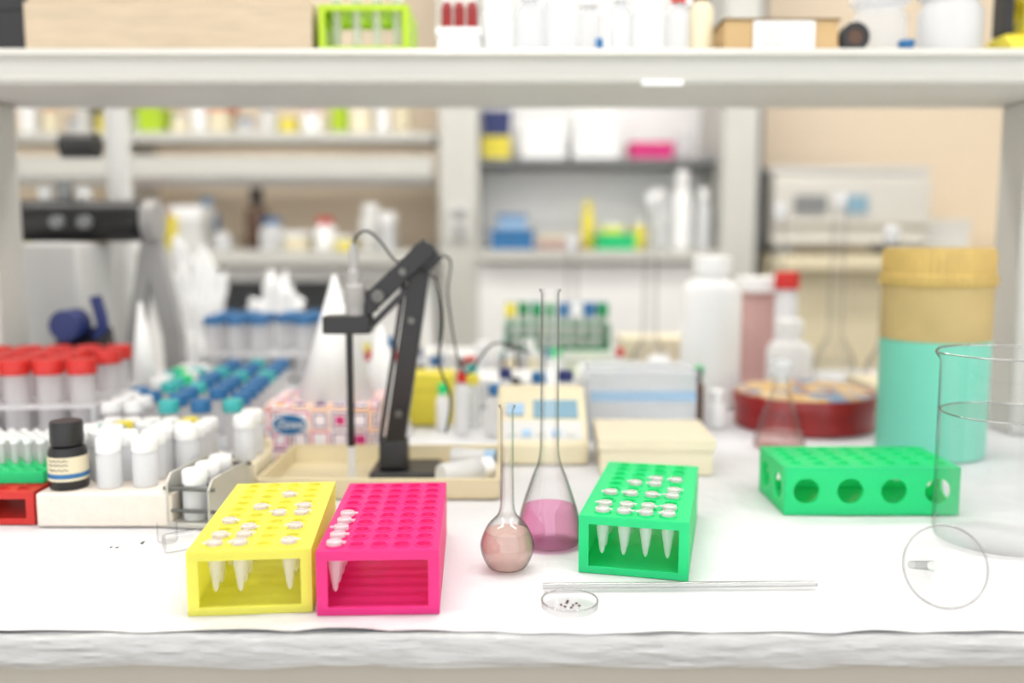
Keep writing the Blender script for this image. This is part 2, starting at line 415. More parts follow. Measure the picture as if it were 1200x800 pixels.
for k in range(6):
    z=.05+.02*k; a0=math.radians(262); vs=[];n=8
    for j in range(n+1):
        a=a0+.30*j/n*(1 if k%2 else .6)
        for dz in(0,.0010): vs.append((.0629*math.cos(a),.0629*math.sin(a),z+dz))
    g.add(vs,[(2*j,2*j+2,2*j+3,2*j+1) for j in range(n)])
g.obj('graduation_marks',M['white'],bk)
fu=emp('glass_funnel','small clear glass funnel lying on its side','funnel',(.361,.742,B+.0350),rot=math.radians(-6),rx=math.radians(-109))
G().lathe([(.0338,0),(.0340,.003),(.006,.026),(.0042,.032),(.0036,.088)],56).obj('cone',M['glassd'],fu)
G().torus(.0338,.0010,-.0004,72).obj('rim',M['glassr'],fu)
cf=emp('conical_flask','small conical glass flask with glass stopper near the red tin','flask',(.394,1.335,B))
P=smoothprof([(.032,0),(.037,.004),(.036,.012),(.024,.055),(.014,.078),(.012,.088)],5)+[(.012,.104),(.014,.106)]
G().lathe([(0,0)]+P,36).obj('glass_body',M['glasst'],cf); G().lathe(cut(P,.022),36).obj('liquid',M['dpinkc'],cf)
G().lathe([(0,.095),(.0095,.095),(.011,.107),(.008,.112),(.015,.118),(.016,.126),(.012,.132),(0,.133)],24).obj('stopper',M['clear'],cf)
def tallflask(x,y,h,label,liq=None,r=.045):
    e=emp('volumetric_flask',label,'flask',(x,y,B))
    P=smoothprof([(r*.6,0),(r*.9,.006),(r,.03),(r*.85,.06),(r*.4,.1),(.015,.13)],4)+[(.014,h-.004),(.017,h)]
    G().lathe([(0,0)]+P,28).obj('glass_body',M['glasst'],e)
    if liq: G().lathe(cut(P,.05)[1:],28).obj('liquid',liq,e)
    G().lathe([(0,h-.015),(.0115,h-.015),(.014,h+.003),(.014,h+.02),(0,h+.022)],20).obj('stopper',M['whitet'],e)
tallflask(.285,1.9,.38,'tall glass volumetric flask with slender neck')
tallflask(.57,1.98,.36,'tall glass flask with milky stopper',M['water'])
tallflask(.68,1.93,.38,'tall volumetric flask beside the yellow jar',M['water'])
tallflask(.72,1.76,.31,'glass flask with slim neck behind the tin')
tallflask(.135,2.08,.29,'glass flask with slim neck among boxes',r=.035)
# ---------------------------------------------------------------- jar, tin, bottles
jr=emp('storage_jar','tall round jar with yellow lid, kraft neck and teal body','jar',(.602,1.305,B)); jr.scale=(.93,.93,1)
G().lathe([(0,0),(.076,0),(.0785,.003),(.0785,.165),(0,.165)],56).obj('teal_body',M['teal'],jr)
G().lathe([(.0,.1655),(.079,.1655),(.079,.24),(0,.24)],56).obj('upper_body',M['kraft'],jr)
G().lathe([(0,.2405),(.0815,.2405),(.0835,.244),(.0835,.255),(.080,.258),(.080,.284),(.0765,.293),(.071,.291),(.069,.287),(0,.287)],96,ridge=.025).obj('lid',M['ylid'],jr)
tn=emp('cookie_tin','round red metal tin with colourful printed lid','tin',(.482,1.503,B))
G().lathe([(0,0),(.110,0),(.112,.002),(.112,.034),(0,.034)],64).obj('tin_body',M['tin'],tn)
G().lathe([(.0,.0345),(.1145,.0345),(.1145,.053),(.113,.0555),(0,.0555)],64).obj('lid_rim',M['tin'],tn)
G().lathe([(.0,.0557),(.110,.0557),(.1095,.0575),(0,.0585)],64).obj('lid_top',M['tinlid'],tn)
def bottle(name,label,loc,r,h,nr,nh,capm,bodym,caph=None,cat='bottle',group=None,rot=0,liq=None):
    e=emp(name,label,cat,loc,rot,group)
    sh_=h-nh
    G().lathe([(0,0),(r*.92,0),(r,r*.08),(r,sh_-r*.45),(r*.85,sh_-r*.15),(nr*1.05,sh_),(nr,sh_+nh*.1),(nr,h),(0,h)],28).obj('body',bodym,e)
    ch=caph or nh
    G().lathe([(0,h+.0005),(nr*1.02,h+.0005),(nr*1.02,h-ch*.7),(nr*1.25,h-ch*.7),(nr*1.25,h+ch*.25),(nr*1.1,h+ch*.32),(0,h+ch*.32)],32,ridge=.03).obj('cap',capm,e)
    return e
bottle('squat_bottle','squat white plastic bottle with small white cap',(.512,1.69,B),.041,.150,.019,.03,M['white'],M['white'],.025)
bottle('reagent_bottle','tall slim milky bottle with red cap',(.527,1.768,B),.0215,.232,.0185,.03,M['red'],M['whitet'],.032)
bottle('plastic_bottle','large milky white plastic bottle',(.364,1.68,B),.054,.265,.028,.03,M['white'],M['white'],.03)
bottle('plastic_jar','pinkish translucent jar with white lid',(.508,1.86,B),.058,.22,.047,.025,M['white'],M['dpink'],.028,'jar')
bottle('plastic_bottle','white plastic bottle with white cap',(.39,1.85,B),.045,.20,.02,.03,M['white'],M['white'])
def carton(name,label,loc,w,d,h,m,lidm=None,rot=0,cat='box',lid=.3,labelm=None):
    e=emp(name,label,cat,loc,rot)
    zl=h*(1-lid)
    G().box(-w/2+.001,w/2-.001,-d/2+.001,d/2-.001,0,h-.002).obj('body',m,e,.0015)
    g=G(); t=.0015
    g.box(-w/2-t,w/2+t,-d/2-t,d/2+t,h-.0018,h)
    g.box(-w/2-t,w/2+t,-d/2-t,-d/2+.0005,zl,h-.0018); g.box(-w/2-t,w/2+t,d/2-.0005,d/2+t,zl,h-.0018)
    g.box(-w/2-t,-w/2+.0005,-d/2+.0005,d/2-.0005,zl,h-.0018); g.box(w/2-.0005,w/2+t,-d/2+.0005,d/2-.0005,zl,h-.0018)
    g.obj('lid',lidm or m,e)
    if labelm: G().box(-w*.36,w*.36,-d/2-.0012,-d/2-.0002,h*.15,zl*.85).obj('label',labelm,e)
    return e
carton('storage_box','shallow cream cardboard box on the bench',(.190,1.235,B),.148,.13,.048,M['creaml'],rot=math.radians(-2))
pb=emp('plastic_box','clear plastic box with pale blue band','box',(.198,1.43,B))
g=G(); 
for x0,x1,y0,y1 in((-.08,.08,-.06,-.0585),(-.08,.08,.0585,.06),(-.08,-.0785,-.0585,.0585),(.0785,.08,-.0585,.0585)): g.box(x0,x1,y0,y1,0,.1)
g.box(-.0785,.0785,-.0585,.0585,0,.0015); g.obj('body',M['clear'],pb)
G().box(-.083,.083,-.063,.063,.1005,.108).obj('lid',M['clear'],pb,.001)
G().box(-.079,.079,-.0612,-.0602,.062,.078).obj('blue_band',M['blab'],pb)
G().box(-.07,.07,-.05,.05,.002,.055).obj('contents',M['white'],pb,.002)
# ---------------------------------------------------------------- meter
mt2=emp('bench_meter','cream benchtop meter with sloped display panel','measuring device',(.042,1.225,B))
G().prism([(0,0),(.13,0),(.13,.09),(.10,.094),(.075,.088),(0,.03)],-.062,.062).obj('housing',M['cream'],mt2,.004)
sl=math.atan2(.058,.075)
def slopebox(name,x0,x1,u0,u1,n,mat):
    Mx=Matrix.Translation((0,0,.03))@Matrix.Rotation(sl,4,'X')
    return G().box(x0,x1,u0,u1,.0003,n,Mx).obj(name,mat,mt2)
slopebox('display',-.012,.05,.045,.078,.002,M['lcd'])
slopebox('panel',-.055,.055,.006,.040,.001,M['gray'])
for k in range(5): slopebox('button',-.048+.02*k,-.036+.02*k,.012,.022,.004,M['blab'] if k%2 else M['gray'])
slopebox('button',-.05,-.025,.05,.07,.004,M['blab'])
# ---------------------------------------------------------------- tray, tissue box, cones, arm
ty=emp('plastic_tray','shallow cream plastic tray holding the electrode stand','tray',(-.158,1.148,B))
w,d,hh=.139,.087,.026
g=G().box(-w,w,-d,d,0,.003)
g.prism([(-d,.003),(-d-.004,hh),(-d,hh),(-d+.003,.003)],-w-.004,w+.004); g.prism([(d,.003),(d+.004,hh),(d,hh),(d-.003,.003)],-w-.004,w+.004)
for a in(-1,1):
    x=sorted((a*w,a*(w+.004))); g.box(x[0],x[1],-d,d,.003,hh)
g.obj('tray_shell',M['beige'],ty,.001)
tb=emp('tissue_box','patterned tissue carton with pink, orange and purple tiles','tissue box',(-.266,1.318,B))
G().box(-.078,.078,-.062,.062,0,.078).obj('carton',M['tissue'],tb,.002)
def oval(r,z,y): return G().lathe([(0,0),(r,0),(r,.0008),(0,.0008)],32,Mx=Matrix.Translation((-.042,y,z))@Matrix.Rotation(math.pi/2,4,'X')@Matrix.Diagonal((1,.62,1,1)))
oval(.027,.050,-.0621).obj('logo_border',M['white'],tb)
oval(.023,.050,-.0631).obj('logo_oval',M['blue'],tb)
text('Zewa',.017,M['white'],tb,(-.042,-.0645,.050),(math.pi/2,0,0),'logo_text')
def cone(x,y,z,r,h,lab,tilt=0):
    n=36;vs=[];fs=[]
    for i in range(n+1):
        a=2*math.pi*1.04*i/n; q=1-.03*i/n
        vs.append((r*q*math.cos(a),r*q*math.sin(a),0)); vs.append((.003*math.cos(a),.003*math.sin(a),h))
    for i in range(n): fs.append((2*i,2*i+2,2*i+3,2*i+1))
    o=G().add(vs,fs).obj('paper_cone',M['white']); so=o.modifiers.new('s','SOLIDIFY'); so.thickness=.0008
    o.location=(x,y,z); o.rotation_euler=(0,tilt,.6); return tag(o,lab,'paper cone')
cone(-.254,1.320,B+.0785,.056,.176,'tall rolled white paper cone standing on the tissue box')
cone(-.205,1.435,B,.05,.17,'rolled white paper cone standing behind the tissue box')
ar=emp('electrode_stand','black jointed electrode arm stand with clamp','electrode stand',(-.135,1.175,B+.0032))
G().box(-.046,.042,-.040,.040,0,.009).obj('base',M['black'],ar,.004)
def link(pts,w,t,name,mat=M['black'],twin=0):
    g=G()
    a,b=Vector(pts[0]),Vector(pts[1]); dirv=(b-a); L=dirv.length
    zx=dirv.normalized(); yy=Vector((0,1,0)); xx=yy.cross(zx).normalized(); yy=zx.cross(xx)
    Mx=Matrix(((xx.x,yy.x,zx.x,a.x),(xx.y,yy.y,zx.y,a.y),(xx.z,yy.z,zx.z,a.z),(0,0,0,1)))
    if twin:
        g.box(-w/2,w/2,-t/2,-t/2+.004,0,L,Mx); g.box(-w/2,w/2,t/2-.004,t/2,0,L,Mx)
        for k in range(4): g.box(-w/2+.003,w/2-.003,-t/2+.004,t/2-.004,L*(.06+.26*k),L*(.06+.26*k)+.02,Mx)
    else: g.box(-w/2,w/2,-t/2,t/2,0,L,Mx)
    return g.obj(name,mat,ar,.0012)
G().prism([(-.02,.009),(.02,.009),(.014,.045),(-.014,.045)],-.036,.000).obj('hinge_block',M['black'],ar,.003)
link([(-.018,0,.030),(.022,0,.288)],.025,.026,'lower_arm')
link([(-.036,0,.04),(-.002,0,.25)],.006,.006,'spring_rod',M['dark'])
link([(.032,-.014,.294),(-.060,-.022,.206)],.023,.026,'upper_arm',twin=1)
link([(.044,.0,.280),(-.046,-.016,.190)],.008,.010,'spring_rod',M['dark'])
link([(-.070,-.026,.236),(-.030,-.022,.222)],.02,.018,'end_bracket')
G().lathe([(0,-.022),(.016,-.022),(.016,.018),(0,.018)],24,Mx=Matrix.Translation((.024,0,.283))@Matrix.Rotation(math.pi/2,4,'X')).obj('joint_knob',M['black'],ar,.001)
G().lathe([(0,-.0),(.008,0),(.008,.012),(0,.012)],20,Mx=Matrix.Translation((-.03,-.033,.232))@Matrix.Rotation(math.pi/2,4,'X')).obj('screw_knob',M['steeld'],ar,.001)
for px_,pz_ in((.0,.262),(-.055,.212),(.008,.20),(-.010,.08)):
    G().lathe([(0,0),(.005,0),(.005,.004),(0,.004)],6,Mx=Matrix.Translation((px_,-.0135 if pz_ in(.20,.08) else -.0335,pz_))@Matrix.Rotation(math.pi/2,4,'X')).obj('bolt',M['steeld'],ar)
G().box(-.098,-.040,-.050,-.012,.186,.208).obj('clamp_block',M['black'],ar,.002)
G().tube([(-.066,-.043,.1865),(-.066,-.043,.045)],.0045,14).obj('black_rod',M['black'],ar)
G().tube([(-.066,-.043,.044),(-.066,-.043,.004)],.005,14).obj('glass_tip',M['whitet'],ar)
G().lathe([(0,.2085),(.0115,.2085),(.0115,.222),(.013,.224),(.013,.244),(.0085,.248),(.0085,.262),(.0065,.264),(.0060,.285),(.004,.296),(0,.297)],24,(-.060,-.035,0)).obj('electrode_head',M['legs'],ar)
G().tube([(-.060,-.035,.296),(-.056,-.034,.306),(-.044,-.028,.312),(-.028,-.02,.298),(-.01,-.02,.275),(.02,-.024,.262),(.04,-.02,.25),(.046,0,.20),(.04,.02,.14),(.052,.05,.09),(.045,.06,.04)],.0016,8,8).obj('cable',M['black'],ar)
G().tube([(.03,.0,.28),(.055,.02,.275),(.05,.05,.22),(.07,.07,.12),(.11,.08,.16),(.16,.13,.14)],.0014,8,8).obj('cable',M['black'],ar)
wb=emp('plastic_vial','white plastic vial lying in the tray','vial',(-.062,1.115,B+.0185),rot=.6,ry=math.pi/2)
G().lathe([(0,-.03),(.014,-.03),(.015,-.028),(.015,.02),(.011,.026),(0,.026)],24).obj('body',M['whitet'],wb); G().cyl(.0145,.0262,.042,32,ridge=.04).obj('cap',M['white'],wb)
wb=emp('plastic_vial','milky plastic vial lying across the tray','vial',(-.055,1.19,B+.0185),rot=-.25,ry=math.pi/2)
G().lathe([(0,-.025),(.012,-.025),(.013,-.023),(.013,.018),(.010,.022),(0,.022)],24).obj('body',M['whitet'],wb); G().cyl(.0135,.0222,.034,32,ridge=.04).obj('cap',M['blab'],wb)
carton('small_box','small yellow carton on the bench',(-.135,1.52,B),.075,.06,.085,M['yellow'],M['yellow'])
# ---------------------------------------------------------------- left clutter
o=G().box(-.507,-.362,.955,1.150,0,.037).obj('foam_block',M['foam'],bevel=.003); o.location=(0,0,B); tag(o,'off-white foam block carrying small vials','foam block')
db=emp('dropper_bottle','dark little bottle with black cap and paper label','bottle',(-.483,.982,B+.0375))
G().lathe([(0,0),(.0185,0),(.02,.002),(.02,.04),(.018,.045),(.013,.047),(0,.047)],32).obj('body',M['black'],db)
G().lathe([(.0201,.010),(.0206,.010),(.0206,.036),(.0201,.036)],32,closed=True).obj('label',M['cream'],db)
G().lathe([(.0207,.013),(.0209,.013),(.0209,.018),(.0207,.018)],32,closed=True).obj('label_stripe',M['blue'],db)
g=G()
for zz in(.0225,.028,.0325):
    pts=[(.0209*math.cos(a),.0209*math.sin(a),zz+.0008*math.sin(a*23)) for a in [math.radians(235+5*i) for i in range(13)]]
    g.tube(pts,.0004,5,3)
g.obj('label_writing',M['ink'],db)
G().lathe([(0,.0475),(.0165,.0475),(.0172,.052),(.0172,.07),(.016,.073),(0,.073)],40,ridge=.03).obj('cap',M['black'],db)
def mkvial(loc,capm,label,gr='small screw-cap vials'):
    v=emp('vial',label,'vial',loc,group=gr)
    G().lathe([(0,0),(.0120,0),(.0130,.001),(.0130,.034),(.011,.038),(0,.038)],24).obj('body',M['whitet'],v)
    G().lathe([(0,.0385),(.0130,.0385),(.0134,.040),(.0134,.052),(.0122,.054),(0,.054)],36,ridge=.035).obj('cap',capm,v); return v
vial=mkvial((-.402,.988,B+.0375),M['white'],'small milky vial with white screw cap')
dup(vial,(-.439,.983,B+.0375),1)
def svial(loc,capm,label):
    v=emp('vial',label,'vial',loc,group='short narrow vials')
    G().lathe([(0,0),(.009,0),(.0098,.001),(.0098,.032),(.008,.035),(0,.035)],20).obj('body',M['tube'],v)
    G().lathe([(0,.0355),(.0104,.0355),(.0108,.037),(.0108,.046),(.0098,.048),(0,.048)],30,ridge=.035).obj('cap',capm,v); return v
sv={}
names={'white':'white','yellow':'yellow','tealcap':'teal','grn':'green','blue':'blue'}
rq=random.Random(5)
for j in range(5):
    for i in range(5 if j<2 else 6):
        if j<2:
            if (i,j) in((4,0),(2,1)): continue
            p=(-.4912+.0288*i+R.uniform(-.0007,.0007),1.0185+.0287*j+R.uniform(-.0007,.0007),B+.0375)
            dup(vial,p,R.uniform(0,3))
        else:
            p=(-.494+.0238*i,1.0175+.0287*2+.0240*(j-2),B+.0375)
            if rq.random()<.06: continue
            m=rq.choice(['white','white','white','white','yellow','tealcap','white','blue','blue'])
            if m in sv: dup(sv[m],p,rq.uniform(0,3))
            else: sv[m]=svial(p,M[m],'short clear vial with %s screw cap'%names[m])
def ctube(name,label,loc,capm,r=.0145,h=.115,capr=.0175,caph=.014,group=None):
    e=emp(name,label,'test tube',loc,group=group)
    G().lathe([(0,0),(.003,.0),(r*.95,r*1.0),(r,r*1.2),(r,h)],20).obj('body',M['tube'],e)
    G().lathe([(0,h+.002),(capr*.93,h+.002),(capr,h),(capr,h-caph),(r+.0006,h-caph),(r+.0006,h+.0005),(0,h+.0005)],40,ridge=.03).obj('cap',capm,e)
    return e
def tuberack(name,label,x,y,rot,nx,ny,p,r,h,mat,z=B,base=.003,py=None):
    py=py or p
    w=nx*p/2;d=ny*py/2
    g=G().box(-w,w,-d,d,0,base)
    g.plate(-w,w,-d,d,h-.003,h,nx,ny,r,seg=16); g.plate(-w,w,-d,d,h*.5,h*.5+.003,nx,ny,r,seg=16)
    for a in(-1,1):
        q=sorted((a*w,a*(w-.003))); g.box(q[0],q[1],-d,d,base,h*.5); g.box(q[0],q[1],-d,d,h*.5+.003,h-.003)
    o=g.obj(name,mat); tag(o,label,'test tube rack'); o.location=(x,y,z); o.rotation_euler=(0,0,rot)
    c,s=math.cos(rot),math.sin(rot)
    return [[(x+c*lx-s*ly,y+s*lx+c*ly,z+base+.0005) for lx in [(-w+(i+.5)*p) for i in range(nx)]] for ly in [(-d+(j+.5)*py) for j in range(ny)]]
def fill(C,skip,variants,rr,name='centrifuge_tube',**kw):
    protos={}
    for j,row in enumerate(C):
        for i,c in enumerate(row):
            if rr.random()<skip: continue
            u=rr.random(); acc=0
            for m,wt,lab,grp in variants:
                acc+=wt
                if u<=acc: break
            if m not in protos: protos[m]=ctube(name,lab,c,M[m],group=grp,**kw)
            else: dup(protos[m],c,rr.uniform(0,3))
rr=random.Random(11)
C=tuberack('tube_rack','tall milky rack full of red-capped tubes',-.674,1.30,math.radians(6),5,4,.043,.0157,.085,M['whitet'],base=.018,py=.052)
fill(C,.04,[('red',1.1,'large clear centrifuge tube with red screw cap','red-capped tubes')],rr,h=.125,capr=.0192,caph=.018)
C=tuberack('tube_rack','white rack full of narrow blue-capped tubes',-.425,1.390,math.radians(5),3,9,.041,.0100,.03,M['whitet'],py=.050,base=.006)
fill(C,.07,[('blue',.72,'narrow clear tube with blue screw cap','narrow blue-capped tubes'),('tealcap',.3,'narrow clear tube with teal screw cap','narrow teal-capped tubes')],rr,r=.0098,h=.088,capr=.0130,caph=.014)
C=tuberack('tube_rack','narrow white rack with short mixed-cap tubes',-.536,1.40,math.radians(4),2,10,.03,.0105,.03,M['whitet'],py=.040,base=.006)
fill(C,.04,[('white',.45,'short clear tube with white cap','short tubes with mixed caps'),('blue',.25,'short clear tube with blue cap','short tubes with mixed caps'),('tealcap',.17,'short clear tube with teal cap','short tubes with mixed caps'),('grn',.07,'short clear tube with green cap','short tubes with mixed caps'),('yellow',.2,'short clear tube with yellow cap','short tubes with mixed caps')],rr,r=.0098,h=.08,capr=.0125,caph=.012)
C=tuberack('tube_rack','white rack with large blue-capped tubes',-.470,1.83,math.radians(2),6,4,.043,.0157,.085,M['white'],base=.03)
fill(C,.12,[('blue',1.1,'large clear tube with blue screw cap','large blue-capped tubes')],rr,h=.125)
o=rack_mesh(5,8,.006,.12,.15,H=.036,r=.006).obj('tube_rack',M['red']); o.location=(-.574,.965,B); tag(o,'red plastic tube rack beside the foam block','test tube rack')
g=G(); 
for x0,x1,y0,y1 in((-.06,.06,-.05,-.046),(-.06,.06,.046,.05),(-.06,-.056,-.046,.046),(.056,.06,-.046,.046)): g.box(x0,x1,y0,y1,0,.010)
g.plate(-.06,.06,-.05,.05,.010,.013,8,6,.0042,seg=12)
o=g.obj('strip_rack',M['grn'],loc=(-.578,1.045,B+.0375)); tag(o,'green strip tube rack stacked on the red rack','test tube rack')
pr=None
for i in range(8):
    for j in range(2,6):
        p=(-.578-.06+(i+.5)*.015,1.045-.05+(j+.5)*.1/6,B+.0375+.0135)
        if pr is None:
            pr=emp('strip_tube','tiny pale pink tube with domed lid','test tube',p,group='small tubes in the green strip rack')
            G().lathe([(0,-.008),(.003,-.006),(.0036,0),(.0036,.022),(0,.022)],12).obj('body',M['lid'],pr); G().lathe([(0,.0222),(.0045,.0222),(.0045,.026),(.003,.028),(0,.028)],14).obj('lid',M['white'],pr)
        else: dup(pr,p)
mc=emp('metal_clamp','small silvery metal vial holder with two side plates','vial holder',(-.335,1.0,B),rot=math.radians(-8))
G().box(-.026,.026,-.05,.05,0,.006).obj('base_plate',M['steel'],mc,.001)
G().prism([(-.05,.006),(.05,.006),(.05,.058),(-.040,.058),(-.05,.048)],-.026,-.0235).obj('side_plate',M['steel'],mc,.0006); G().prism([(-.05,.006),(.05,.006),(.05,.052),(-.04,.052),(-.05,.042)],.0205,.023).obj('side_plate',M['steel'],mc,.0006)
for y,z in((-.046,.042),(-.046,.018),(.047,.048)): G().tube([(-.030,y,z),(.027,y,z)],.0022,10).obj('cross_bar',M['steeld'],mc)
for y in(-.018,.013): G().box(-.0233,.0203,y-.0008,y+.0008,.0062,.040).obj('divider',M['steeld'],mc,.0003)
for k in range(2): G().lathe([(0,0),(.005,0),(.005,.003),(0,.003)],12,Mx=Matrix.Translation((-.0262,-.03+.06*k,.04))@Matrix.Rotation(-math.pi/2,4,'Y')).obj('bolt',M['dark'],mc)
a=math.radians(-8)
for ly in(-.0325,-.0025,.0288):
    lx=-.0015; dup(vial,(-.335+lx*math.cos(a)-ly*math.sin(a),1.0+lx*math.sin(a)+ly*math.cos(a),B+.0065),.5+ly*50,'small milky vial standing in the metal holder')
bl=emp('metal_block','cream metal heating block insert with white vials','block',(-.320,1.113,B)) 
G().box(-.02,.014,-.035,.04,0,.04).box(-.02,.014,.0405,.046,0,.052).obj('body',M['creaml'],bl,.002)
dup(vial,(-.323,1.095,B+.041)); dup(vial,(-.323,1.128,B+.041))
cc=emp('plastic_cup','empty clear plastic vial lying on the paper','vial',(-.325,.880,B+.0105),rot=math.radians(35),ry=math.radians(90))
G().lathe([(0,-.017),(.009,-.017),(.0098,-.015),(.0098,.015)],24).obj('body',M['glassd'],cc)
cap=emp('clear_cap','clear plastic cap standing on the paper','cap',(-.350,.908,B+.0005)); G().lathe([(0,0),(.009,0),(.010,.002),(.010,.02)],24).obj('shell',M['glassd'],cap)
for k in range(4):
    x=-.385+R.uniform(-.016,.016);y=.885+R.uniform(-.012,.02)
    o=G().box(-.003,.003,-.0015,.0015,0,.0012).obj('crumb',M['dark' if k%2 else 'brownp']); o.location=(x,y,B+.0010); o.rotation_euler=(0,0,R.uniform(0,3)); o.scale=(.5,.6,.8)
    tag(o,'tiny dark plastic crumb on the paper','crumb','plastic crumbs on the paper')
# ---------------------------------------------------------------- left instruments
ms=emp('microscope','white and black laboratory instrument with gray column','microscope',(-.82,1.68,B))
G().box(-.085,.065,-.07,.07,0,.298).obj('housing',M['gray'],ms,.008)
G().lathe([(0,-.13),(.033,-.13),(.038,-.11),(.038,.11),(.03,.12),(0,.12)],32,Mx=Matrix.Translation((.02,.04,.338))@Matrix.Rotation(math.pi/2,4,'Y')).obj('head',M['black'],ms)
G().box(-.10,.12,.02,.09,.300,.345).obj('head_block',M['black'],ms,.006)
for k in range(3): G().cyl(.014,.376,.40+.01*(k%2),20,o=(-.04+.035*k,.04,0)).obj('turret',M['dgray' if k%2 else 'gray'],ms)
for k in range(2): G().lathe([(0,-.012),(.012,-.012),(.012,.012),(0,.012)],20,Mx=Matrix.Translation((.0+.05*k,-.002,.335))@Matrix.Rotation(math.pi/2,4,'X')).obj('adjustment_knob',M['dgray'],ms,.001)
G().lathe([(0,0),(.024,0),(.024,.66),(0,.66)],28,(.03,.20,0)).obj('column',M['gray'],ms)
G().lathe([(0,-.05),(.025,-.05),(.025,.02),(0,.02)],24,Mx=Matrix.Translation((-.03,.20,.49))@Matrix.Rotation(math.pi/2,4,'Y')).obj('focus_knob',M['black'],ms)
G().lathe([(0,0),(.036,0),(.039,.006),(.039,.025),(0,.025)],32,Mx=Matrix.Translation((.142,.04,.338))@Matrix.Rotation(math.pi/2,4,'Y')).obj('end_disc',M['legs'],ms,.002)
Mr=Matrix(((0,1,0,0),(1,0,0,0),(0,0,1,0),(0,0,0,1)))
G().prism([(.130,.32),(.160,.33),(.198,.13),(.203,.0),(.165,.0),(.160,.12),(.140,.22),(.118,.10),(.112,.0),(.082,.0),(.088,.10)],.045,.070,Mr).obj('side_frame',M['legs'],ms,.004)
def crumple(name,label,loc,sc,mat,seed,cat='plastic bag'):
    bm=bmesh.new(); bmesh.ops.create_icosphere(bm,subdivisions=5,radius=1)
    for v in bm.verts:
        p=v.co.copy(); n=noise.noise(p*1.6+Vector((seed,0,0)))*.45+abs(noise.noise(p*3+Vector((seed,2,0))))*.5+abs(noise.noise(p*8+Vector((seed,5,0))))*.15
        v.co=p*(.75+n); 
        v.co.z=max(v.co.z,-.55)+.55
        v.co=Vector((v.co.x*sc[0],v.co.y*sc[1],v.co.z*sc[2]))
    me=bpy.data.meshes.new(name); bm.to_mesh(me); bm.free(); me.materials.append(mat)
    o=bpy.data.objects.new(name,me); col.objects.link(o); o.location=loc; return tag(o,label,cat)
crumple('plastic_bag','tall crumpled white plastic bag',(-.70,2.045,B),(.07,.05,.18),M['white'],3)
crumple('plastic_bag','crumpled milky plastic bag beside the racks',(-.28,1.96,B),(.05,.05,.06),M['whitet'],9)
crumple('plastic_bag','pile of white plastic bags behind the tubes',(-.52,2.05,B),(.07,.045,.14),M['white'],13)
o=emp('blue_clip','dark blue and black spring clamp on the bench','clamp',(-.715,1.535,B))
G().prism([(-.02,0),(.02,0),(.02,.11),(.008,.16),(-.02,.13)],-.045,.045).obj('body',M['black'],o,.004); G().lathe([(0,-.02),(.026,-.02),(.026,.03),(0,.03)],20,Mx=Matrix.Translation((-.015,-.012,.164))@Matrix.Rotation(math.pi/2,4,'X')).obj('knob',M['dblue'],o,.003)
G().tube([(.01,0,.13),(.03,0,.16),(.02,0,.21)],.010,10,4).obj('lever',M['dblue'],o)
cone(-.622,1.540,B,.03,.2,'narrow white paper cone beside the racks')
# ---------------------------------------------------------------- far half of near bench: clutter
carton('storage_box','low white carton among glassware',(.02,1.72,B),.20,.14,.05,M['white'])
carton('storage_box','white cardboard box with pale label',(.20,1.68,B),.15,.12,.07,M['white'],labelm=M['cream'])
carton('storage_box','white carton stacked near bottles',(-.13,2.0,B),.17,.14,.06,M['white'])
carton('storage_box','lime yellow carton on the bench',(.165,1.84,B),.10,.08,.04,M['lime'])
carton('storage_box','cream box with lid',(.32,2.04,B),.16,.12,.09,M['creaml'])
carton('storage_box','cream box beside the yellow jar',(.66,1.60,B),.10,.12,.06,M['cream'])
carton('storage_box','white carton carrying the dark green rack',(.095,1.968,B),.25,.10,.070,M['white'])
C=tuberack('tube_rack','dark green rack of small capped vials on a white carton',.095,1.968,0,8,2,.028,.0095,.055,M['dgreen'],z=B+.0705,py=.036,base=.006)
fill(C,.12,[('dgreen',.35,'clear tube with dark green cap','tubes in the dark green rack'),('yellow',.2,'clear tube with yellow cap','tubes in the dark green rack'),('blue',.2,'clear tube with blue cap','tubes in the dark green rack'),('white',.4,'clear tube with white cap','tubes in the dark green rack')],rr,r=.009,h=.09,capr=.0118,caph=.026)
crumple('paper_towel','crumpled white paper towels',(.29,1.80,B),(.03,.04,.05),M['white'],5,'paper towel')
crumple('paper_towel','heap of white paper towels among boxes',(.07,1.59,B),(.045,.03,.035),M['white'],6,'paper towel')
for k,(x,y,h,b,c,l) in enumerate([(-.06,1.86,.09,'whitet','white','milky bottle with white cap'),(-.2,1.72,.10,'white','blue','white bottle with blue cap'),(-.25,1.85,.1,'whitet','blue','milky bottle with blue cap'),(-.02,1.54,.06,'whitet','white','short milky jar with cap'),(-.16,1.62,.075,'brown','black','small brown bottle with black cap')]):
    bottle('reagent_bottle',l,(x,y,B),.022,h,.012,.02,M[c],M[b])
bpy.context.view_layer.update()
occ=[]
for o in S.objects:
    if o.type=='MESH' and o.get('kind')!='structure':
        bb=[o.matrix_world@Vector(c) for c in o.bound_box]
        x0=min(p.x for p in bb);x1=max(p.x for p in bb);y0=min(p.y for p in bb);y1=max(p.y for p in bb);z0=min(p.z for p in bb);z1=max(p.z for p in bb)
        if x1-x0<1 and z0<B+.4 and z1>B+.003 and y1>1.3 and y0<2.2: occ.append((x0,x1,y0,y1))
r3=random.Random(21); cnt=0
kinds=[('white','white','white'),('whitet','blue','blue'),('whitet','white','white'),('clear','yellow','yellow'),('whitet','tealcap','teal'),('white','grn','green'),('whitet','red','red'),('clear','dblue','navy'),('cream','white','white'),('brown','black','black')]
